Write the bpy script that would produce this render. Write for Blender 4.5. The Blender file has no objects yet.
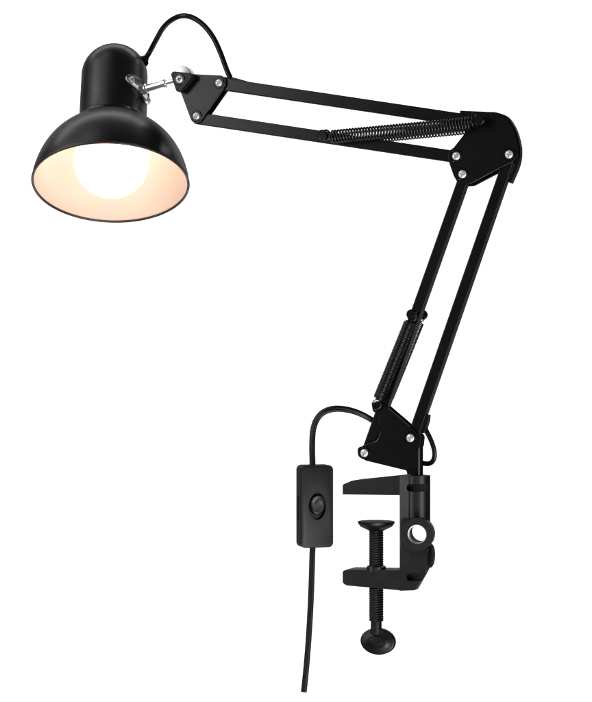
import bpy, bmesh, math, random
from mathutils import Vector, Matrix
random.seed(4)
sc = bpy.context.scene
COL = sc.collection
PI = math.pi

# ------------------------------------------------------------------ camera
CAM_D = 2.0                                   # metres from the lamp to the lens
cam_d = bpy.data.cameras.new('camera')
cam = bpy.data.objects.new('camera', cam_d)
COL.objects.link(cam)
cam.location = (0, -CAM_D, 0)
cam.rotation_euler = (PI / 2, 0, 0)
cam_d.sensor_fit = 'VERTICAL'
cam_d.sensor_height = 36.0
cam_d.lens = 36.0 * CAM_D / 0.702
cam_d.clip_start, cam_d.clip_end = 0.05, 100
sc.camera = cam

# ------------------------------------------------------------------ studio light
w = bpy.data.worlds.new('World'); sc.world = w; w.use_nodes = True
w.node_tree.nodes['Background'].inputs[0].default_value = (1, 1, 1, 1)
w.node_tree.nodes['Background'].inputs[1].default_value = 0.05
sc.view_settings.view_transform = 'Standard'
sc.view_settings.look = 'None'
sc.view_settings.exposure = 0.0
sc.view_settings.gamma = 1.0
sc.cycles.use_denoising = True
sc.cycles.max_bounces = 8

def area(name, loc, target, sx, sy, power, col=(1, 1, 1)):
    l = bpy.data.lights.new(name, 'AREA'); l.shape = 'RECTANGLE'
    l.size, l.size_y, l.energy, l.color = sx, sy, power, col
    o = bpy.data.objects.new(name, l); COL.objects.link(o)
    o.location = loc
    o.rotation_euler = (Vector(target) - Vector(loc)).to_track_quat('-Z', 'Y').to_euler()
    return o
area('key_softbox', (-1.95, -0.77, 0.88), (-0.1, 0, 0.10), 1.65, 2.1, 26)
area('low_softbox', (0.15, -1.45, -1.35), (0.0, 0, -0.05), 1.1, 0.7, 29)
area('low_kicker', (-1.65, -0.56, -0.42), (0.12, 0, -0.17), 0.5, 0.4, 1.6)
area('edge_softbox', (1.15, -1.50, -0.52), (0.15, 0, 0), 0.9, 1.1, 9.5)
area('top_softbox', (-0.9, -0.2, 1.9), (-0.1, 0, 0.1), 0.8, 0.6, 1.3)
area('backdrop_lamp_high', (0, 1.5, 2.3), (0, 3.0, 0.3), 5.4, 0.5, 130)
area('backdrop_lamp_low', (0, 1.5, -2.3), (0, 3.0, -0.3), 5.4, 0.5, 130)

# ------------------------------------------------------------------ frame of the lamp
# the lamp's arm lies in one upright plane turned a little to the camera's left
YAW = math.radians(22)
N = Vector((math.sin(YAW), math.cos(YAW), 0))     # into the depth of the lamp
E = Vector((math.cos(YAW), -math.sin(YAW), 0))    # along the arm plane, to the right
MID = 0.007                                       # the post's axis, half way between the plates
BASE_Z = -0.305
ROOT = Vector((0.122, 0, BASE_Z))
CAM = Vector((0, -CAM_D, 0))

def ray(px, py):
    return Vector(((px - 296) * .001, CAM_D, (351 - py) * .001))
def to_local(p):
    v = Vector(p) - ROOT
    return Vector((v.dot(E), v.dot(N), v.z))
def L(px, py, d=0.0):
    """measured point -> point of the lamp's own frame on the plane d mm behind the front plate; returns (x, z, size of 1 px)"""
    r = ray(px, py)
    dd = d * .001 - MID
    t = ((ROOT - CAM).dot(N) + dd) / r.dot(N)
    v = to_local(CAM + r * t)
    return v.x, v.z, t * .001
def V(px, py, d=0.0):
    x, z, s = L(px, py, d)
    return Vector((x, d * .001 - MID, z))
def dep(d): return d * .001 - MID

# ------------------------------------------------------------------ materials
def mat(name, base, rough=0.5, metal=0.0, gloss=0.04, bump=0.0, bscale=900, var=0.0):
    """metal: Principled metal; otherwise a matt body with a weak even sheen, as powder coat and moulded plastic have"""
    m = bpy.data.materials.new(name); m.use_nodes = True
    nt = m.node_tree; b = nt.nodes['Principled BSDF']
    tc = nt.nodes.new('ShaderNodeTexCoord')
    if metal:
        b.inputs['Base Color'].default_value = (*base, 1); b.inputs['Metallic'].default_value = metal
        b.inputs['Roughness'].default_value = rough
        nrm, rgh = [b.inputs['Normal']], [b.inputs['Roughness']]
    else:
        out = nt.nodes['Material Output']; nt.nodes.remove(b)
        d = nt.nodes.new('ShaderNodeBsdfDiffuse'); d.inputs['Color'].default_value = (*base, 1)
        g = nt.nodes.new('ShaderNodeBsdfGlossy'); g.inputs['Color'].default_value = (1, 1, 1, 1); g.inputs['Roughness'].default_value = rough
        lw = nt.nodes.new('ShaderNodeLayerWeight'); lw.inputs['Blend'].default_value = .12
        ma = nt.nodes.new('ShaderNodeMath'); ma.operation = 'MULTIPLY_ADD'
        ma.inputs[1].default_value = .03; ma.inputs[2].default_value = gloss
        nt.links.new(lw.outputs['Facing'], ma.inputs[0])
        mx = nt.nodes.new('ShaderNodeMixShader')
        nt.links.new(ma.outputs[0], mx.inputs[0]); nt.links.new(d.outputs[0], mx.inputs[1]); nt.links.new(g.outputs[0], mx.inputs[2])
        nt.links.new(mx.outputs[0], out.inputs['Surface'])
        nrm, rgh = [d.inputs['Normal'], g.inputs['Normal']], [g.inputs['Roughness']]
    if bump:
        n = nt.nodes.new('ShaderNodeTexNoise'); n.inputs['Scale'].default_value = bscale; n.inputs['Detail'].default_value = 3
        nt.links.new(tc.outputs['Object'], n.inputs['Vector'])
        bp = nt.nodes.new('ShaderNodeBump'); bp.inputs['Strength'].default_value = bump; bp.inputs['Distance'].default_value = .0006
        nt.links.new(n.outputs['Fac'], bp.inputs['Height'])
        for q in nrm: nt.links.new(bp.outputs['Normal'], q)
    if var:
        n2 = nt.nodes.new('ShaderNodeTexNoise'); n2.inputs['Scale'].default_value = 60; n2.inputs['Detail'].default_value = 6
        nt.links.new(tc.outputs['Object'], n2.inputs['Vector'])
        mr = nt.nodes.new('ShaderNodeMapRange')
        mr.inputs['To Min'].default_value = rough - var; mr.inputs['To Max'].default_value = rough + var
        nt.links.new(n2.outputs['Fac'], mr.inputs['Value'])
        for q in rgh: nt.links.new(mr.outputs['Result'], q)
    return m
M_COAT = mat('black_powder_coat', (.003, .003, .003), .22, gloss=.040, bump=.06, bscale=1500, var=.03)
M_SHADE = mat('satin_black_paint', (.003, .003, .003), .36, gloss=.070, bump=.03, bscale=900, var=.03)
M_CAST = mat('black_cast_metal', (.0045, .0045, .0045), .36, gloss=.055, bump=.18, bscale=1100, var=.06)
M_PLAST = mat('black_plastic', (.013, .013, .013), .44, gloss=.028, bump=.12, bscale=1400, var=.05)
M_DARK = mat('black_hard_plastic', (.003, .003, .003), .40, gloss=.030, bump=.12, bscale=1200, var=.05)
M_GLOSS = mat('glossy_black_plastic', (.004, .004, .004), .32, gloss=.028, var=.04)
M_CORD = mat('black_cord_sheath', (.003, .003, .003), .34, gloss=.028, bump=.1, bscale=700, var=.05)
M_SPRING = mat('black_spring_steel', (.004, .004, .004), .26, gloss=.06, var=.05)
M_CHROME = mat('chrome', (.90, .90, .91), .20, metal=.8, var=.05)
M_STEEL = mat('brushed_steel', (.42, .42, .43), .30, metal=1.0, var=.05)
M_ZINC = mat('bright_zinc', (.90, .90, .89), .40, metal=.55, bump=.05, bscale=1500, var=.06)
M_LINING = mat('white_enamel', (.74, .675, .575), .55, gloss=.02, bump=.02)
M_RIM = mat('shade_rim_metal', (.015, .015, .015), .35, gloss=.05)
M_BACK = mat('white_paper', (.90, .90, .90), .9, gloss=.0)
M_BULB = bpy.data.materials.new('glowing_opal_glass'); M_BULB.use_nodes = True
_b = M_BULB.node_tree.nodes['Principled BSDF']
_b.inputs['Base Color'].default_value = (.9, .88, .84, 1); _b.inputs['Roughness'].default_value = .25
_b.inputs['Emission Color'].default_value = (1.0, .60, .505, 1); _b.inputs['Emission Strength'].default_value = 1.98

# ------------------------------------------------------------------ mesh helpers
def obj(name, bm, m, parent=None, bevel=0, angle=35, segs=2, label=None, smooth=True):
    bmesh.ops.recalc_face_normals(bm, faces=bm.faces)
    me = bpy.data.meshes.new(name); bm.to_mesh(me); bm.free()
    me.materials.append(m)
    if smooth:
        me.shade_smooth(); me.set_sharp_from_angle(angle=math.radians(angle))
    o = bpy.data.objects.new(name, me); COL.objects.link(o)
    if parent: o.parent = parent
    if bevel:
        b = o.modifiers.new('bevel', 'BEVEL'); b.width = bevel * .001; b.segments = segs
        b.limit_method = 'ANGLE'; b.angle_limit = math.radians(35); b.harden_normals = True
    if label: o['label'] = label
    return o
def bake(o):
    """turn the object's modifiers into plain mesh"""
    dg = bpy.context.evaluated_depsgraph_get()
    me = bpy.data.meshes.new_from_object(o.evaluated_get(dg))
    o.modifiers.clear(); o.data = me
def carve(o, cutters):
    for cbm in cutters:
        bmesh.ops.recalc_face_normals(cbm, faces=cbm.faces)
        me = bpy.data.meshes.new('cut'); cbm.to_mesh(me); cbm.free()
        c = bpy.data.objects.new('cut', me); COL.objects.link(c)
        if o.parent: c.parent = o.parent
        b = o.modifiers.new('cut', 'BOOLEAN'); b.operation = 'DIFFERENCE'; b.solver = 'EXACT'; b.object = c; b.use_self = True
        bake(o)
        bpy.data.objects.remove(c)
def finish(o, bevel, angle=35):
    me = o.data; me.shade_smooth(); me.set_sharp_from_angle(angle=math.radians(angle))
    if bevel:
        b = o.modifiers.new('bevel', 'BEVEL'); b.width = bevel * .001; b.segments = 2
        b.limit_method = 'ANGLE'; b.angle_limit = math.radians(40); b.harden_normals = True
def NB(): return bmesh.new()

def prism(bm, poly, d0, d1):
    """closed outline of (x, z) pairs, from depth d0 to d1 (mm)"""
    a = [bm.verts.new((x, dep(d0), z)) for x, z in poly]
    b = [bm.verts.new((x, dep(d1), z)) for x, z in poly]
    bm.faces.new(a); bm.faces.new(b[::-1])
    n = len(poly)
    for i in range(n):
        bm.faces.new((a[i], b[i], b[(i + 1) % n], a[(i + 1) % n]))
def column(bm, poly, z0, z1):
    a = [bm.verts.new((x, y, z0)) for x, y in poly]
    b = [bm.verts.new((x, y, z1)) for x, y in poly]
    bm.faces.new(a); bm.faces.new(b[::-1])
    n = len(poly)
    for i in range(n):
        bm.faces.new((a[i], b[i], b[(i + 1) % n], a[(i + 1) % n]))
def lathe(bm, prof, org, axis, seg=48, closed=True):
    """prof: list of (radius, distance along axis)"""
    axis = Vector(axis).normalized(); org = Vector(org)
    u = axis.orthogonal().normalized(); v = axis.cross(u)
    rings = []
    for r, s in prof:
        if r < 1e-7:
            rings.append([bm.verts.new(org + axis * s)])
        else:
            rings.append([bm.verts.new(org + axis * s + (u * math.cos(2 * PI * i / seg) + v * math.sin(2 * PI * i / seg)) * r) for i in range(seg)])
    for A, B in zip(rings, rings[1:]):
        if len(A) == 1 and len(B) == 1: continue
        for i in range(seg):
            j = (i + 1) % seg
            if len(A) == 1: bm.faces.new((A[0], B[i], B[j]))
            elif len(B) == 1: bm.faces.new((A[i], B[0], A[j]))
            else: bm.faces.new((A[i], B[i], B[j], A[j]))
    if closed:
        for R in (rings[0], rings[-1]):
            if len(R) > 1: bm.faces.new(R)
def rod(bm, a, b, r, seg=24):
    a, b = Vector(a), Vector(b)
    lathe(bm, [(r, 0), (r, (b - a).length)], a, b - a, seg)
def tube(bm, pts, prof, caps=True, up=None, flat=None):
    """sweep a closed profile (list of (u, v)) along a polyline"""
    pts = [Vector(p) for p in pts]; n = len(pts)
    tan = [(pts[min(i + 1, n - 1)] - pts[max(i - 1, 0)]).normalized() for i in range(n)]
    u = (Vector(up) - tan[0] * tan[0].dot(Vector(up))).normalized() if up else tan[0].orthogonal().normalized()
    rings = []
    for i in range(n):
        u = tan[i].cross(Vector(flat)).normalized() if flat else (u - tan[i] * tan[i].dot(u)).normalized(); v = tan[i].cross(u)
        pr = prof(i / (n - 1)) if callable(prof) else prof
        rings.append([bm.verts.new(pts[i] + u * a + v * b) for a, b in pr])
    k = len(rings[0])
    for A, B in zip(rings, rings[1:]):
        for i in range(k):
            bm.faces.new((A[i], B[i], B[(i + 1) % k], A[(i + 1) % k]))
    if caps:
        bm.faces.new(rings[0]); bm.faces.new(rings[-1])
def circ(r, n=14): return [(r * math.cos(2 * PI * i / n), r * math.sin(2 * PI * i / n)) for i in range(n)]
def twin(r, n=32):
    """flat two-core cable: figure of eight"""
    out = []
    for i in range(n):
        a = 2 * PI * i / n
        rr = r * (0.62 + 0.38 * abs(math.cos(a)))
        out.append((rr * math.cos(a), rr * math.sin(a) * .92))
    return out
def spline(P, k=10):
    P = [Vector(p) for p in P]; Q = [P[0] * 2 - P[1]] + P + [P[-1] * 2 - P[-2]]; out = []
    for i in range(1, len(Q) - 2):
        for j in range(k):
            t = j / k; a, b, c, d = Q[i - 1:i + 3]
            out.append(.5 * ((2 * b) + (c - a) * t + (2 * a - 5 * b + 4 * c - d) * t * t + (3 * b - a - 3 * c + d) * t ** 3))
    out.append(P[-1]); return out
def hull_circles(cs, d, n=40):
    """rounded outline: hull of circles (px, py, radius px)"""
    P = []
    for px, py, r in cs:
        x, z, s = L(px, py, d)
        P += [(x + r * s * math.cos(2 * PI * i / n), z + r * s * math.sin(2 * PI * i / n)) for i in range(n)]
    P.sort()
    def half(pts):
        h = []
        for p in pts:
            while len(h) > 1 and (h[-1][0] - h[-2][0]) * (p[1] - h[-2][1]) - (h[-1][1] - h[-2][1]) * (p[0] - h[-2][0]) <= 1e-12: h.pop()
            h.append(p)
        return h
    a, b = half(P), half(P[::-1])
    return a[:-1] + b[:-1]
def outline(pts, d, rad=None, n=6):
    """outline from (px, py[, corner radius px]) with rounded corners"""
    P = []
    for p in pts:
        x, z, s = L(p[0], p[1], d); P.append((Vector((x, z)), (p[2] if len(p) > 2 else 0) * s))
    out = []
    m = len(P)
    for i in range(m):
        c, r = P[i]; a = P[i - 1][0]; b = P[(i + 1) % m][0]
        if r <= 0: out.append((c.x, c.y)); continue
        u = (a - c); v = (b - c)
        ang = u.angle(v); t = min(r / math.tan(ang / 2), u.length * .49, v.length * .49)
        p0 = c + u.normalized() * t; p1 = c + v.normalized() * t
        for k in range(n + 1):
            f = k / n
            q = p0 * (1 - f) ** 2 + c * 2 * f * (1 - f) + p1 * f * f
            out.append((q.x, q.y))
    return out

def phillips(name, p, axis, r, parent, m=M_ZINC, washer=True):
    """pan-head cross screw whose head sits at p and faces along axis; a dark washer ring under it"""
    axis = Vector(axis).normalized(); u = axis.cross(Vector((0, 0, 1))).normalized(); v = u.cross(axis)
    rot = random.uniform(0, 1.5); u, v = u * math.cos(rot) + v * math.sin(rot), v * math.cos(rot) - u * math.sin(rot)
    bm = NB(); p = Vector(p); R, S = 20, 64
    grid = []
    for i in range(R + 1):
        f = i / R; row = []
        for j in range(S):
            a = 2 * PI * j / S; x, y = f * math.cos(a), f * math.sin(a)
            h = .55 * math.sqrt(max(0, 1 - (f * .93) ** 2)) - .10
            g = min(abs(x), abs(y)); q = max(abs(x), abs(y))
            if g < .15 and q < .60: h -= .55
            row.append(bm.verts.new(p + (u * x + v * y + axis * h) * r))
            if i == 0: break
        grid.append(row)
    for j in range(S): bm.faces.new((grid[0][0], grid[1][j], grid[1][(j + 1) % S]))
    for i in range(1, R):
        for j in range(S):
            k = (j + 1) % S; bm.faces.new((grid[i][j], grid[i + 1][j], grid[i + 1][k], grid[i][k]))
    low = [bm.verts.new(w.co - axis * r * .5) for w in grid[R]]
    for j in range(S): bm.faces.new((grid[R][j], low[j], low[(j + 1) % S], grid[R][(j + 1) % S]))
    bm.faces.new(low)
    o = obj(name, bm, m, parent, angle=30)
    if washer:
        bm = NB()
        lathe(bm, [(r * 1.02, -.5 * r), (r * 1.02, .04 * r), (r * 1.12, .16 * r), (r * 1.45, .16 * r), (r * 1.6, 0), (r * 1.6, -.5 * r)], p, axis, 40)
        obj('washer', bm, M_COAT, parent)
    return o

def helix(bm, a, b, rad, wire, turns, side=None, spt=18, ws=6):
    """coil spring from a to b with a hook loop at each end"""
    a, b = Vector(a), Vector(b); ax = (b - a).normalized(); u = side.normalized(); u = (u - ax * ax.dot(u)).normalized(); v = ax.cross(u)
    ln = (b - a).length; pts = []
    n = int(turns * spt)
    for i in range(n + 1):
        t = i / n; an = 2 * PI * turns * t
        rr = rad * min(1, .35 + 6 * t * turns / 10, .35 + 6 * (1 - t) * turns / 10)
        pts.append(a + ax * ln * t + (u * math.cos(an) + v * math.sin(an)) * rr)
    tube(bm, pts, circ(wire, ws))
def ring(bm, c, nrm, R, r, seg=28):
    c = Vector(c); nrm = Vector(nrm).normalized(); u = nrm.orthogonal().normalized(); v = nrm.cross(u)
    rings = []
    for i in range(seg):
        a = 2 * PI * i / seg; dir_ = u * math.cos(a) + v * math.sin(a)
        rings.append([bm.verts.new(c + dir_ * (R + r * math.cos(2 * PI * k / 8)) + nrm * r * math.sin(2 * PI * k / 8)) for k in range(8)])
    for i in range(seg):
        A, B = rings[i], rings[(i + 1) % seg]
        for k in range(8): bm.faces.new((A[k], B[k], B[(k + 1) % 8], A[(k + 1) % 8]))

# ------------------------------------------------------------------ setting: white studio backdrop
bm = NB()
ys = [(3.0, -2.0), (3.0, 2.0), (3.02, 2.0), (3.02, -2.0)]
va = [bm.verts.new((-2.6, y, z)) for y, z in ys]; vb = [bm.verts.new((2.6, y, z)) for y, z in ys]
bm.faces.new(va); bm.faces.new(vb[::-1])
for i in range(4): bm.faces.new((va[i], vb[i], vb[(i + 1) % 4], va[(i + 1) % 4]))
bk = obj('background', bm, M_BACK, smooth=False); bk['kind'] = 'structure'

# ------------------------------------------------------------------ the lamp
lamp = bpy.data.objects.new('desk_lamp', None); COL.objects.link(lamp)
lamp.empty_display_size = .05
lamp.location = ROOT; lamp.rotation_euler = (0, 0, -YAW)
lamp['label'] = 'black swing-arm desk lamp with lit white bulb, coil springs, table clamp and inline cord switch'
lamp['category'] = 'lamp'
FRONT = Vector((0, -1, 0))

# ---- clamp -------------------------------------------------------
def zc(py, d=7): return L(418, py, d)[1]
def xc(px, d=7): return L(px, 540, d)[0]
bm = NB()
cl = bpy.data.objects.new('clamp', None)
bpy.data.objects.remove(cl)
# upright of the clamp: chamfered rib and round socket for the post, one outline swept upward
R0 = .0125
cy = dep(7)
poly = [(xc(399.6, -2.0), dep(-2.0)), (xc(408.6, -5), dep(-5)), (xc(410, -4.9), dep(-4.9))]
a0, a1 = math.radians(242), math.radians(470)
for i in range(41):
    a = a0 + (a1 - a0) * i / 40
    poly.append((R0 * math.cos(a), cy + R0 * math.sin(a)))
poly += [(xc(399.6, -3), dep(20))]
column(bm, poly, zc(549), zc(475.2))
clamp = obj('clamp', bm, M_CAST, lamp)
bl = NB(); prism(bl, outline([(399.6, 549), (427.6, 549), (426.6, 570, 4), (415, 590.5, 3), (399.6, 591)], -1.6), -1.6, 8)
bl.verts.ensure_lookup_table()
low = obj('lower_body', bl, M_CAST, lamp)
# boss with its cross hole, axis turned a little against the arm plane
hx, hz, hs = L(417, 534.5, -13)
bax = Vector((-math.sin(math.radians(11)), math.cos(math.radians(11)), 0))
hc = Vector((hx, dep(-13), hz))
bb = NB()
lathe(bb, [(.0165, 0), (.0165, .014)], hc, bax, 56)
boss_o = obj('boss', bb, M_CAST, lamp)
bb = NB(); prism(bb, outline([(400.6, 518.6, 2), (417, 518.6), (417, 550.6), (400.6, 550.6, 2)], -12.9), -12.9, 6)
bossb = obj('boss_block', bb, M_CAST, lamp)
bb = NB(); lathe(bb, [(.0115, .010), (.0115, .036)], hc + Vector((.0012, 0, 0)), bax, 48)
bossr = obj('boss_rear', bb, M_CAST, lamp)
def hole():
    c = NB(); lathe(c, [(.0095, -.01), (.0095, .06)], hc, bax, 56); return c
def slot(px0, px1, py, hpx, d0, d1):
    c = NB(); x0, z0, s = L(px0, py, d0); r = hpx / 2 * s
    prism(c, hull_circles([(px0 + hpx / 2, py, hpx / 2), (px1 - hpx / 2, py, hpx / 2)], d0, 24), d0 - 6, d1); return c
carve(clamp, [hole(), slot(405.5, 425.5, 488, 7.5, -7, 2)])
carve(low, [slot(406, 440, 577, 8, -2, 5)])
for o in (boss_o, bossb, bossr): carve(o, [hole()])
# jaws
bj = NB(); prism(bj, outline([(342.6, 484.5, 2.5), (352, 480.5, 8), (399, 475.6), (402, 475.6), (402, 495.2), (399, 495.2), (342.6, 494.6, 1)], -1), -1, 25)
jaw = obj('upper_jaw', bj, M_CAST, lamp)
bj = NB(); prism(bj, outline([(342.6, 571.2, 2), (346, 569.6), (402, 570.2), (402, 590.6), (399, 590.4), (346.5, 585.6, 6), (342.6, 583, 3)], -1), -1, 25)
jawl = obj('lower_jaw', bj, M_CAST, lamp)
# thumb screw disc on the far side of the socket
bt = NB()
tp = V(425.3, 555.5, 12)
P_ = []
S_ = 60
for s, k in ((0, .92), (.0008, 1), (.0062, 1), (.007, .92)):
    P_.append((.012 * k, s))
lathe(bt, P_, tp, (1, 0, 0), 60)
# knurl: push every second column out a little
for v_ in bt.verts:
    rel = v_.co - tp; an = math.atan2(rel.z, rel.y)
    if abs(rel.x - .0008) < 1e-4 or abs(rel.x - .0062) < 1e-4:
        f = 1 + .025 * math.cos(an * 30)
        v_.co.y = tp.y + rel.y * f; v_.co.z = tp.z + rel.z * f
obj('locking_knob', bt, M_DARK, lamp, angle=50)
# join the casting into one clamp body
def join(dst, others):
    b = bmesh.new(); b.from_mesh(dst.data)
    for o in others:
        b.from_mesh(o.data); bpy.data.objects.remove(o)
    b.to_mesh(dst.data); b.free()
join(clamp, [low, boss_o, bossb, bossr, jaw, jawl])
finish(clamp, .9)
# ribs of the thread inside the cross hole
bm = NB()
for i in range(5):
    ring(bm, hc + bax * (.002 + i * .0024), bax, .0093, .0006, 40)
obj('hole_thread', bm, M_ZINC, clamp)

# clamp screw: threaded rod, pad, handle
def threaded(bm, x, y, z0, z1, r, amp, pitch, seg=36, per=8):
    n = int((z1 - z0) / pitch * per); rings = []
    for i in range(n + 1):
        z = z0 + (z1 - z0) * i / n; row = []
        for j in range(seg):
            a = 2 * PI * j / seg; f = (z / pitch - j / seg) % 1
            rr = r - amp * (abs(f - .5) * 2) ** 1.2
            row.append(bm.verts.new((x + rr * math.cos(a), y + rr * math.sin(a), z)))
        rings.append(row)
    for A, B in zip(rings, rings[1:]):
        for j in range(seg): bm.faces.new((A[j], A[(j + 1) % seg], B[(j + 1) % seg], B[j]))
    bm.faces.new(rings[0]); bm.faces.new(rings[-1])
sx, sz, ss = L(376.3, 560, 8); sy = dep(8)
def zs(py): return L(376.3, py, 8)[1]
bm = NB(); threaded(bm, sx, sy, zs(621), zs(527), .0076, .0009, .0024)
lathe(bm, [(.0056, 0), (.0056, zs(619) - zs(634))], (sx, sy, zs(634)), (0, 0, 1), 32)
cscrew = obj('clamp_screw', bm, M_DARK, lamp, angle=60)
bm = NB()
lathe(bm, [(.0078, zs(530.5)), (.0105, zs(529.2)), (.0160, zs(526.6)), (.0186, zs(523.2)), (.0188, zs(521.6)), (.0182, zs(521.2)), (.0120, zs(522.4)), (0, zs(522.8))], (sx, sy, 0), (0, 0, 1), 64)
obj('clamp_pad', bm, M_DARK, cscrew, angle=40)
bm = NB()
lathe(bm, [(.0098, zs(571)), (.0098, zs(566.6)), (.0088, zs(565.6)), (.0078, zs(565.6))], (sx, sy, 0), (0, 0, 1), 48)
obj('screw_collar', bm, M_CAST, clamp, angle=40)
# oval thumb handle with a raised oval ridge
bm = NB()
hx_, hz_, hs_ = L(376.8, 641.8, 4)
def ell(a, b, n=64): return [(a * math.cos(2 * PI * i / n), b * math.sin(2 * PI * i / n)) for i in range(n)]
def ell_loft(bm, levels, cx, cz, n=64):
    rings = [[bm.verts.new((cx + a * math.cos(2 * PI * i / n), dep(d), cz + b * math.sin(2 * PI * i / n))) for i in range(n)] for a, b, d in levels]
    for A, B in zip(rings, rings[1:]):
        for i in range(n): bm.faces.new((A[i], B[i], B[(i + 1) % n], A[(i + 1) % n]))
    bm.faces.new(rings[0]); bm.faces.new(rings[-1])
mm = .001
ell_loft(bm, [(7.2 * mm, 3.5 * mm, 5.5), (8.4 * mm, 4.7 * mm, 5.2), (8.9 * mm, 5.2 * mm, 4.1), (9.6 * mm, 5.9 * mm, 4.0), (10.5 * mm, 6.8 * mm, 5.0),
              (16.4 * mm, 11.6 * mm, 5.0), (17.8 * mm, 12.9 * mm, 5.5), (18.6 * mm, 13.6 * mm, 6.8), (18.6 * mm, 13.6 * mm, 9.8), (17.4 * mm, 12.4 * mm, 11.4), (9 * mm, 6 * mm, 12)], hx_, hz_)
obj('screw_handle', bm, M_DARK, cscrew, angle=50)

# ---- post and lower bracket -------------------------------------
bm = NB(); px_, pz_, _ = L(417.2, 460, 7)
lathe(bm, [(.0060, zc(482)), (.0060, zc(436))], (px_, dep(7), 0), (0, 0, 1), 40)
obj('post', bm, M_COAT, lamp)

BRK = [(371.5, 404, 4.5), (376.5, 400.2, 5), (384, 404.5, 4), (411, 427.5, 4), (420.6, 436, 5), (419.6, 446, 4), (416.5, 452, 3), (416, 474.6), (407.4, 474.6), (406.4, 470.6, 2),
       (366, 460.8, 6), (358, 456.5, 5), (357.2, 447.5, 5), (364, 445.6, 4), (375.5, 442.4, 5), (382, 432, 9), (379.3, 418, 6), (379.8, 412.4, 3), (373, 412.8, 4)]
bm = NB(); prism(bm, outline(BRK, 0), 0, 2.2)
brk = obj('lower_bracket', bm, M_COAT, lamp, bevel=.5)
bm = NB(); fp = outline(BRK, 0); prism(bm, fp, 12.2, 14.4)
brk2 = obj('lower_bracket', bm, M_COAT, lamp, bevel=.5)
# pressed bead along the bracket's left edge
bm = NB()
bead = spline([V(363, 446, 0), V(370, 443.8, 0), V(376.4, 441, 0), V(380.4, 433, 0), V(379.6, 424, 0), V(379.2, 415, 0)], 8)
tube(bm, bead, circ(.0007, 8))
obj('pressed_edge', bm, M_COAT, brk, angle=180)
for px, py in ((364.3, 453), (410.4, 438)):
    phillips('screw', V(px, py, -.6), FRONT, .0040, brk)

# ---- bars --------------------------------------------------------
def bar(name, p0, p1, half, ext0, ext1, d0=2.6, d1=11.8, half1=None):
    x0, z0, s0 = L(*p0, d0); x1, z1, s1 = L(*p1, d0)
    a, b = Vector((x0, z0)), Vector((x1, z1)); u = (b - a).normalized(); v = Vector((-u.y, u.x))
    a = a - u * ext0 * s0; b = b + u * ext1 * s1; h0 = half * s0; h1 = (half1 or half) * s1
    bm = NB()
    prism(bm, [tuple(a + v * h0), tuple(a - v * h0), tuple(b - v * h1), tuple(b + v * h1)], d0, d1)
    return obj(name, bm, M_COAT, lamp, bevel=1.1, segs=3)
lb1 = bar('lower_arm_bar', (464.6, 174.3), (366, 453), 5.6, 6, 6)
lb2 = bar('lower_arm_bar', (510, 155), (412, 438), 5.7, 6, 6)
ub1 = bar('upper_arm_bar', (219, 83.4), (480, 122.2), 6.15, 5, 7)
ub2 = bar('upper_arm_bar', (198, 118.2), (457, 157), 6.0, 4, 5)

# small clip that leads the cord out of the lower arm
bm = NB(); prism(bm, outline([(425, 415), (429, 414.4, 1), (428.4, 421, 1), (424.6, 433.4, 1), (420, 433)], 4), 3.4, 11)
obj('cord_clip', bm, M_COAT, lamp, bevel=.6)

# ---- elbow -------------------------------------------------------
def arc(cx, cy, r, a0, a1, n=8):
    return [(cx + r * math.cos(math.radians(a0 + (a1 - a0) * i / n)), cy - r * math.sin(math.radians(a0 + (a1 - a0) * i / n))) for i in range(n + 1)]
ELB = [(471, 112.6, 3), (484, 112.2, 4), (495, 113, 10), (506.5, 119.5, 12), (514.6, 131, 12), (518.3, 145, 8), (518.3, 156, 5), (512, 162.6, 5), (499, 168.6, 6), (470.6, 183.6, 7), (458.6, 184.6, 5), (453.6, 176, 5),
       (449.2, 163.5, 5), (447.6, 152, 5), (454, 147, 4), (471, 125, 3)]
bm = NB(); prism(bm, outline(ELB, 0), 0, 2.2)
elb = obj('elbow_plate', bm, M_COAT, lamp, bevel=.5)
bm = NB(); prism(bm, [(x + .0005, z - .0014) for x, z in outline(ELB, 0)], 12.2, 14.4)
elb2 = obj('elbow_plate', bm, M_COAT, lamp, bevel=.5)
for px, py in ((456.3, 156), (462.5, 174.2), (509.2, 154.4)):
    phillips('screw', V(px, py, -.6), FRONT, .0040, elb)
# bent cover strip round the outside of the elbow
path = [(460, 110.4), (472, 111), (486, 111.6), (497, 112.4), (507.2, 116.6), (514.2, 126.5), (518.4, 138), (520.4, 151), (518.6, 165), (511, 183.4)]
bm = NB()
pc = spline([Vector((*L(a, b, 3)[:2], 0)) for a, b in path], 6)
rows = []
for i, p in enumerate(pc):
    t = (pc[min(i + 1, len(pc) - 1)] - pc[max(i - 1, 0)]).normalized(); nn = Vector((-t.y, t.x, 0))
    q = p - nn * .0046
    rows.append([bm.verts.new((p.x, dep(3.0), p.y)), bm.verts.new((q.x, dep(3.0), q.y)), bm.verts.new((q.x, dep(11.6), q.y)), bm.verts.new((p.x, dep(11.6), p.y))])
for A, B in zip(rows, rows[1:]):
    for k in range(4): bm.faces.new((A[k], B[k], B[(k + 1) % 4], A[(k + 1) % 4]))
bm.faces.new(rows[0]); bm.faces.new(rows[-1])
obj('elbow_cover', bm, M_COAT, lamp, bevel=.4)

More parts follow.
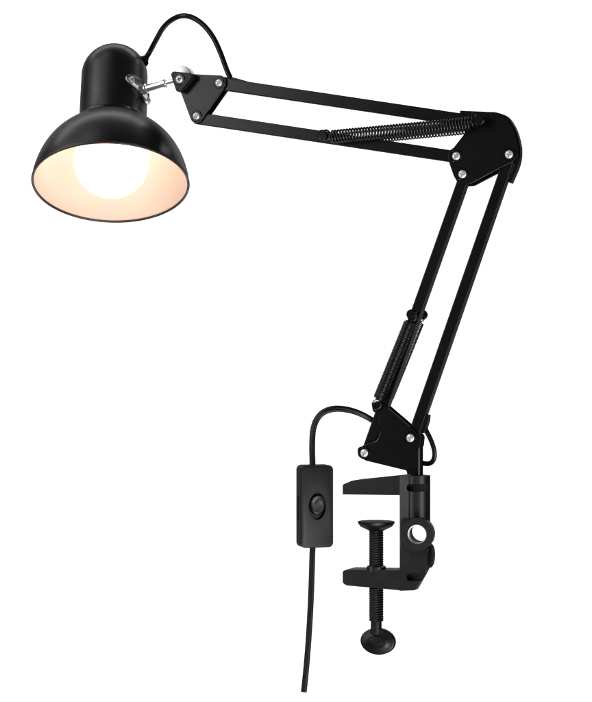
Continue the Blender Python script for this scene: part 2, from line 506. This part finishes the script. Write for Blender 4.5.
# ---- head bracket ------------------------------------------------
HC = [(183, 80.5, 7), (219, 82.8, 7.6), (196.3, 116.2, 7.0)]
bm = NB(); prism(bm, hull_circles(HC, 0), 0, 2.2)
hp = obj('head_plate', bm, M_COAT, lamp, bevel=.5)
bm = NB(); prism(bm, hull_circles(HC, 0), 12.2, 14.4)
hp2 = obj('head_plate', bm, M_COAT, lamp, bevel=.5)
for px, py in ((218.7, 82.7), (196.2, 116)):
    phillips('screw', V(px, py, -.6), FRONT, .0038, hp)
# bolt ends behind the rear plates
def bolt_end(px, py, parent, r=.0036):
    bm = NB(); x, z, s = L(px, py, 0)
    lathe(bm, [(r, dep(14)), (r, dep(17.4)), (r * .8, dep(18))], (x, 0, z), (0, 1, 0), 6)
    obj('nut', bm, M_COAT, parent, angle=20)
for px, py in ((218.7, 82.7), (196.2, 116)): bolt_end(px, py, hp2, .0044)
for px, py in ((456.3, 156), (462.5, 174.2), (509.2, 154.4)): bolt_end(px, py, elb2)
for px, py in ((364.3, 453), (410.4, 438)): bolt_end(px, py, brk2)

# wing knob
bm = NB(); prism(bm, hull_circles([(173.5, 74.5, 3.2), (188.5, 76, 3.2), (178, 88.6, 3.2)], -11, 24), -11, -1)
kn = obj('wing_knob', bm, M_PLAST, lamp, bevel=1.0)
phillips('screw', V(179.2, 79.2, -11.4), FRONT, .0040, kn)
# chrome pivot barrel between the plates
kx, kz, ks = L(183.6, 77, 7)
bm = NB(); lathe(bm, [(.0098, dep(2.6)), (.0112, dep(3.4)), (.0112, dep(10.8)), (.0098, dep(11.8))], (kx, 0, kz), (0, 1, 0), 48)
piv = obj('pivot_barrel', bm, M_ZINC, lamp, label='bright metal pivot barrel')

# ---- springs and their pins -------------------------------------
def pin(px, py, d0, d1, r_head=.0050, r=.0024):
    x, z, s = L(px, py, d0)
    bm = NB()
    lathe(bm, [(r_head * .84, dep(d0)), (r_head, dep(d0 + .9)), (r_head, dep(d0 + 4.2)), (r, dep(d0 + 4.4)), (r, dep(d1 - 4.4)), (r_head, dep(d1 - 4.2)), (r_head, dep(d1 - .9)), (r_head * .84, dep(d1))], (x, 0, z), (0, 1, 0), 28)
    obj('spring_pin', bm, M_COAT, lamp, angle=35)
    return x, z
def springs(pa, pb, rad, wire, turns, g0, g1, dpt=(-6.5, 20.5), drop=0):
    for d in dpt:
        A = Vector((pa[0], dep(d), pa[1])); B = Vector((pb[0], dep(d), pb[1])); u = (B - A).normalized()
        bm = NB()
        dz = Vector((0, 0, -drop)); helix(bm, A + u * g0 + dz, B - u * g1 + dz, rad, wire, turns, Vector((0, 1, 0)))
        ring(bm, A + u * .002, Vector((0, 1, 0)), .0048, wire)
        ring(bm, B - u * .002, Vector((0, 1, 0)), .0048, wire)
        obj('tension_spring', bm, M_SPRING, lamp, angle=180)
a = pin(321.5, 134.4, -13, 27); b = pin(478.5, 119.6, -13, 27, .0058)
springs(a, b, .0062, .00095, 49, .006, .006, drop=.0024)
a = pin(410.8, 314.2, -13, 27); b = pin(376.8, 406.2, -3.5, 20, .0046)
springs(a, b, .0056, .00066, 54, .007, .007, (-6, 20.5))

# ---- lamp shade --------------------------------------------------
TILT = math.radians(25.7); LEAN = math.radians(-0.5)
AX = Vector((math.sin(LEAN), math.sin(TILT) * math.cos(LEAN), math.cos(TILT) * math.cos(LEAN))).normalized()
r_ = ray(113.2, 90); dd = .016 - MID
Q = CAM + r_ * (((ROOT - CAM).dot(N) + dd) / r_.dot(N))
# walk down the axis to the mouth of the shade
lo, hi = 0, .3
for _ in range(50):
    md = (lo + hi) / 2; p = Q - AX * md
    k = CAM_D / (p.y + CAM_D)
    if 351 - p.z * k * 1000 < 183.4: lo = md
    else: hi = md
SO = Q - AX * lo                                   # centre of the mouth, world
KS = (SO.y + CAM_D) / CAM_D * .001                 # metres per measured px there
shx = 110.6 - (296 + SO.x / (KS))                  # sideways trim
SO = SO + Vector((shx * KS, 0, 0))
SOl = to_local(SO)
AXl = Vector((AX.dot(E), AX.dot(N), AX.z))
def shade_prof():
    P = [(78.6, 0), (78.2, 4), (77.0, 11), (74.6, 19.5), (71.0, 29), (66.0, 38.5), (60, 47), (53, 54.5), (46.5, 60.2), (40.5, 64.8), (36.4, 68.4), (34.6, 71.6), (34.2, 75)]
    Q_ = spline([Vector((a, b, 0)) for a, b in P], 5)
    Q_ = [(p.x, p.y) for p in Q_]
    return Q_
bell = shade_prof()
cap = [(34.3, 90), (34.0, 127)] + [(34.0 * math.cos(a), 127 + 34.0 * math.sin(a)) for a in [PI / 2 * i / 14 for i in range(1, 15)]]
outer = bell + cap
outer = [(max(r, 0) * KS, s * KS) for r, s in outer]
T = .0012
inner = [(max(r - T - (.0 if s < .02 else .0), 0), s - (T if s > .13 else 0)) for r, s in outer]
inner = [(max(r, 0), min(s, outer[-1][1] - T)) for r, s in inner]
bm = NB()
lathe(bm, [(outer[0][0] - T, 0.0002)] + outer[:-1] + [(0, outer[-1][1])], SOl, AXl, 128, closed=False)
shade = obj('lamp_shade', bm, M_SHADE, lamp, angle=60)
# white inside
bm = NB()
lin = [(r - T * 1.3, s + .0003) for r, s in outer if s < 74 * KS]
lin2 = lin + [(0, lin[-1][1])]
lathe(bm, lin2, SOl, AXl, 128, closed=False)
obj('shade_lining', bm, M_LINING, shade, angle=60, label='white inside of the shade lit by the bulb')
# rolled rim
bm = NB(); ring(bm, SOl, AXl, outer[0][0] - .0009, .0014, 160)
obj('shade_rim', bm, M_RIM, shade, angle=180)
# bulb: globe, neck and screw cap
bm = NB(); rb = 38.2 * KS; cb = 26.5 * KS
pb_ = [(0, cb - rb)] + [(rb * math.sin(a), cb - rb * math.cos(a)) for a in [math.radians(8 * i) for i in range(1, 18)]]
pb_ += [(.0190, cb + rb * .93), (.0160, cb + rb * 1.08), (.0145, cb + rb * 1.2), (0, cb + rb * 1.2)]
lathe(bm, pb_, SOl, AXl, 72, closed=False)
bulb = obj('light_bulb', bm, M_BULB, lamp, angle=50, label='round glowing white bulb')

# chrome flange on the cap, hugging its curve
def cap_pt(phi, s, out):
    """point on the cap: phi from the side that faces the camera towards the right"""
    f = Vector((0, -1, 0)); f = (f - AX * AX.dot(f)).normalized(); rt = AX.cross(f) * 1
    if rt.x < 0: rt = -rt
    dirv = f * math.cos(phi) + rt * math.sin(phi)
    return to_local(SO + AX * s * KS + dirv * (34.0 * KS + out)), Vector((dirv.dot(E), dirv.dot(N), dirv.z))
FPH, FS = math.radians(58), 99.5
def flange(u, v, out): return cap_pt(FPH + u * math.radians(34), FS + v * 9.0 - u * 5.0, out)[0]
bm = NB(); rings = []
n = 56
lv = [(0.0, .0022), (.5, .0022), (.84, .0022), (.9, .0030), (.97, .0032), (1.0, .0026), (1.0, -.0006)]
for f, o_ in lv:
    if f == 0: rings.append([bm.verts.new(flange(0, 0, o_))]); continue
    rings.append([bm.verts.new(flange(f * math.cos(2 * PI * i / n), f * math.sin(2 * PI * i / n), o_)) for i in range(n)])
for i in range(n): bm.faces.new((rings[0][0], rings[1][i], rings[1][(i + 1) % n]))
for A, B in zip(rings[1:], rings[2:]):
    for i in range(n): bm.faces.new((A[i], B[i], B[(i + 1) % n], A[(i + 1) % n]))
fl = obj('shade_bracket', bm, M_STEEL, lamp, angle=60, label='shiny steel oval bracket on the side of the shade')
for u in (-.70, .78):
    p = flange(u, 0, .0030); nrm = cap_pt(FPH + u * math.radians(34), FS - u * 5, 0)[1]
    phillips('screw', p, nrm, .0034, fl, washer=False)
# swivel rod
p0 = flange(.05, -.05, .002); p1 = Vector((kx, dep(7), kz - .001))
u_ = (p1 - p0).normalized(); ln = (p1 - p0).length
bm = NB(); lathe(bm, [(.0046, 0), (.0056, .0015), (.0056, .004), (.0036, .005), (.0036, .0052), (.0028, .006), (.0028, ln - .008)], p0, u_, 36)
rodo = obj('swivel_rod', bm, M_CHROME, lamp, angle=35, label='shiny chrome swivel rod')
bm = NB(); lathe(bm, [(.0030, .0045), (.0040, .0055), (.0042, ln * .50), (.0048, ln * .502), (.0048, ln * .56), (.0032, ln * .565)], p0, u_, 36)
obj('sleeve', bm, M_CHROME, rodo, angle=35)
bm = NB(); lathe(bm, [(0, -.004), (.003, -.0036), (.0044, -.002), (.0048, .001), (.0044, .003), (.0036, .0045)], p0, u_, 32, closed=False)
obj('ball_joint', bm, M_CHROME, rodo, angle=60)

# cord grommet on the shoulder of the cap
_, gn = cap_pt(math.radians(80), 127, 0)
el = math.radians(26)
gd = (gn * math.cos(el) + AXl * math.sin(el)).normalized()
gp = SOl + AXl * 127 * KS + gd * 32.5 * KS
gd = (gn * .62 + AXl * .78).normalized()
bm = NB(); lathe(bm, [(.0062, -.006), (.0066, -.001), (.0064, .0022), (.0054, .0036), (.0042, .0042), (.0038, .0062), (.0030, .0068)], gp, gd, 36)
obj('cord_grommet', bm, M_CORD, shade, angle=35)

# ---- cords -------------------------------------------------------
gd_ = (gp.y + gd.y * .01 + MID) * 1000
def vpath(P): return spline([V(*p) if len(p) == 3 else p for p in P], 10)
p_start = gp + gd * .006
pts = spline([p_start, V(150.4, 50.5, gd_), V(156, 40, gd_ * .8 + 1.4), V(163, 28, gd_ * .6 + 2.8), V(171.5, 20, gd_ * .35 + 4.5), V(182, 15.8, 7), V(193, 17.8, 7), V(204, 25.6, 7), V(213.5, 38, 7), V(220.5, 53, 7), V(226, 68, 7), V(230, 77.5, 7), V(232.5, 84, 7)], 10)
bm = NB(); tube(bm, pts, circ(.00285, 18), up=(0, 1, 0))
obj('power_cord', bm, M_CORD, lamp, angle=180)
bm = NB(); prism(bm, outline([(224, 77.2, 1), (234, 77.4, 1), (247.5, 81.2, 1), (247.5, 84), (224, 81)], 4.5), 4.5, 10)
obj('cord_inlet', bm, M_CORD, lamp, bevel=.8)

# from the lower arm round behind the post to the switch, then down
pts = spline([V(423, 424, 7), V(426.5, 431, 7), V(430.5, 439, 7), V(433.6, 447.5, 8), V(434.6, 455.5, 10), V(432, 462, 13), V(425, 463.5, 18), V(412, 458, 22), V(398, 444, 23), V(385, 430, 22), V(372, 420, 18), V(358, 412.8, 12), V(345, 409.3, 8), V(333, 409.0, 5), V(323, 412.6, 3), V(316.5, 420, 2), V(313, 431, 1), V(312.2, 446, 0), V(312.4, 458, 0), V(312.6, 468, 0)], 10)
bm = NB(); tube(bm, pts, lambda t: twin(.0026 + .0008 * min(1, max(0, (t - .35) * 3))), flat=(.25, 1, 0))
obj('power_cord', bm, M_CORD, lamp, angle=180)
pts = spline([V(312.8, 543, 0), V(312.3, 556, 0), V(311.6, 580, 0), V(310.6, 605, 0), V(309.2, 630, 0), V(307.4, 655, 0), V(305.5, 676, 0), V(303.8, 692, 0)], 12)
bm = NB(); tube(bm, pts, twin(.0034), flat=(.3, 1, 0))
obj('power_cord', bm, M_CORD, lamp, angle=180)

# inline switch, turned the other way so that its left flank shows
sw_c = V(314.6, 505.8, 0)
e_w = Vector((math.cos(math.radians(14)), math.sin(math.radians(14)), 0)); n_w = Vector((-e_w.y, e_w.x, 0))   # world
e_s = Vector((e_w.dot(E), e_w.dot(N), 0)); n_s = Vector((n_w.dot(E), n_w.dot(N), 0))
def rrect(hw, hh, r, n=7):
    out = []
    for cx_, cz_, a in ((hw - r, hh - r, 0), (-hw + r, hh - r, 90), (-hw + r, -hh + r, 180), (hw - r, -hh + r, 270)):
        for i in range(n + 1):
            an = math.radians(a + 90 * i / n); out.append((cx_ + r * math.cos(an), cz_ + r * math.sin(an)))
    return out
def sw_loft(bm, levels, c=sw_c):
    rings = [[bm.verts.new(c + e_s * x + n_s * y + Vector((0, 0, z))) for x, z in pr] for pr, y in levels]
    k = len(rings[0])
    for A, B in zip(rings, rings[1:]):
        for i in range(k): bm.faces.new((A[i], B[i], B[(i + 1) % k], A[(i + 1) % k]))
    bm.faces.new(rings[0]); bm.faces.new(rings[-1])
hw, hh = .0172, .0418
bm = NB()
sw_loft(bm, [(rrect(hw - .0016, hh - .0016, .0042), -.0110), (rrect(hw - .0005, hh - .0005, .0047), -.0104), (rrect(hw, hh, .005), -.0090),
             (rrect(hw, hh, .005), -.0004), (rrect(hw - .0004, hh - .0004, .0048), -.0002), (rrect(hw - .0004, hh - .0004, .0048), .0002), (rrect(hw, hh, .005), .0004),
             (rrect(hw, hh, .005), .0085), (rrect(hw - .0016, hh - .0016, .0042), .0100)])
sw = obj('cord_switch', bm, M_PLAST, lamp, angle=50)
def oval(a, b, off=0, n=48): return [(a * math.cos(2 * PI * i / n), off + b * math.sin(2 * PI * i / n)) for i in range(n)]
c = NB(); sw_loft(c, [(oval(.0088, .0134), -.02), (oval(.0088, .0134), -.0065)])
carve(sw, [c])
c = NB(); sw_loft(c, [([(-hw - .004, -.0145), (-hw + .0012, -.0145), (-hw + .0012, .0105), (-hw - .004, .0105)], -.006), ([(-hw - .004, -.0145), (-hw + .0012, -.0145), (-hw + .0012, .0105), (-hw - .004, .0105)], .004)])
carve(sw, [c])
finish(sw, .35)
bm = NB()
rk = []
n = 48; levels = [(1.0, 0), (1.0, .55), (.96, .8), (.86, .95), (.7, 1.0), (.45, .97), (.2, .95)]
rings = []
for f, h in levels:
    row = []
    for i in range(n):
        a = 2 * PI * i / n; x = .0080 * f * math.cos(a); z = .0106 * f * math.sin(a) + .0018
        y = -.0062 - h * (.0068 + .0012 * (z / .0124) + .0032 * (z / .0124) ** 2)
        row.append(bm.verts.new(sw_c + e_s * (x + .0004) + n_s * y + Vector((0, 0, z))))
    rings.append(row)
for A, B in zip(rings, rings[1:]):
    for i in range(n): bm.faces.new((A[i], B[i], B[(i + 1) % n], A[(i + 1) % n]))
bm.faces.new(rings[0]); bm.faces.new(rings[-1])
obj('rocker', bm, M_GLOSS, sw, angle=40)
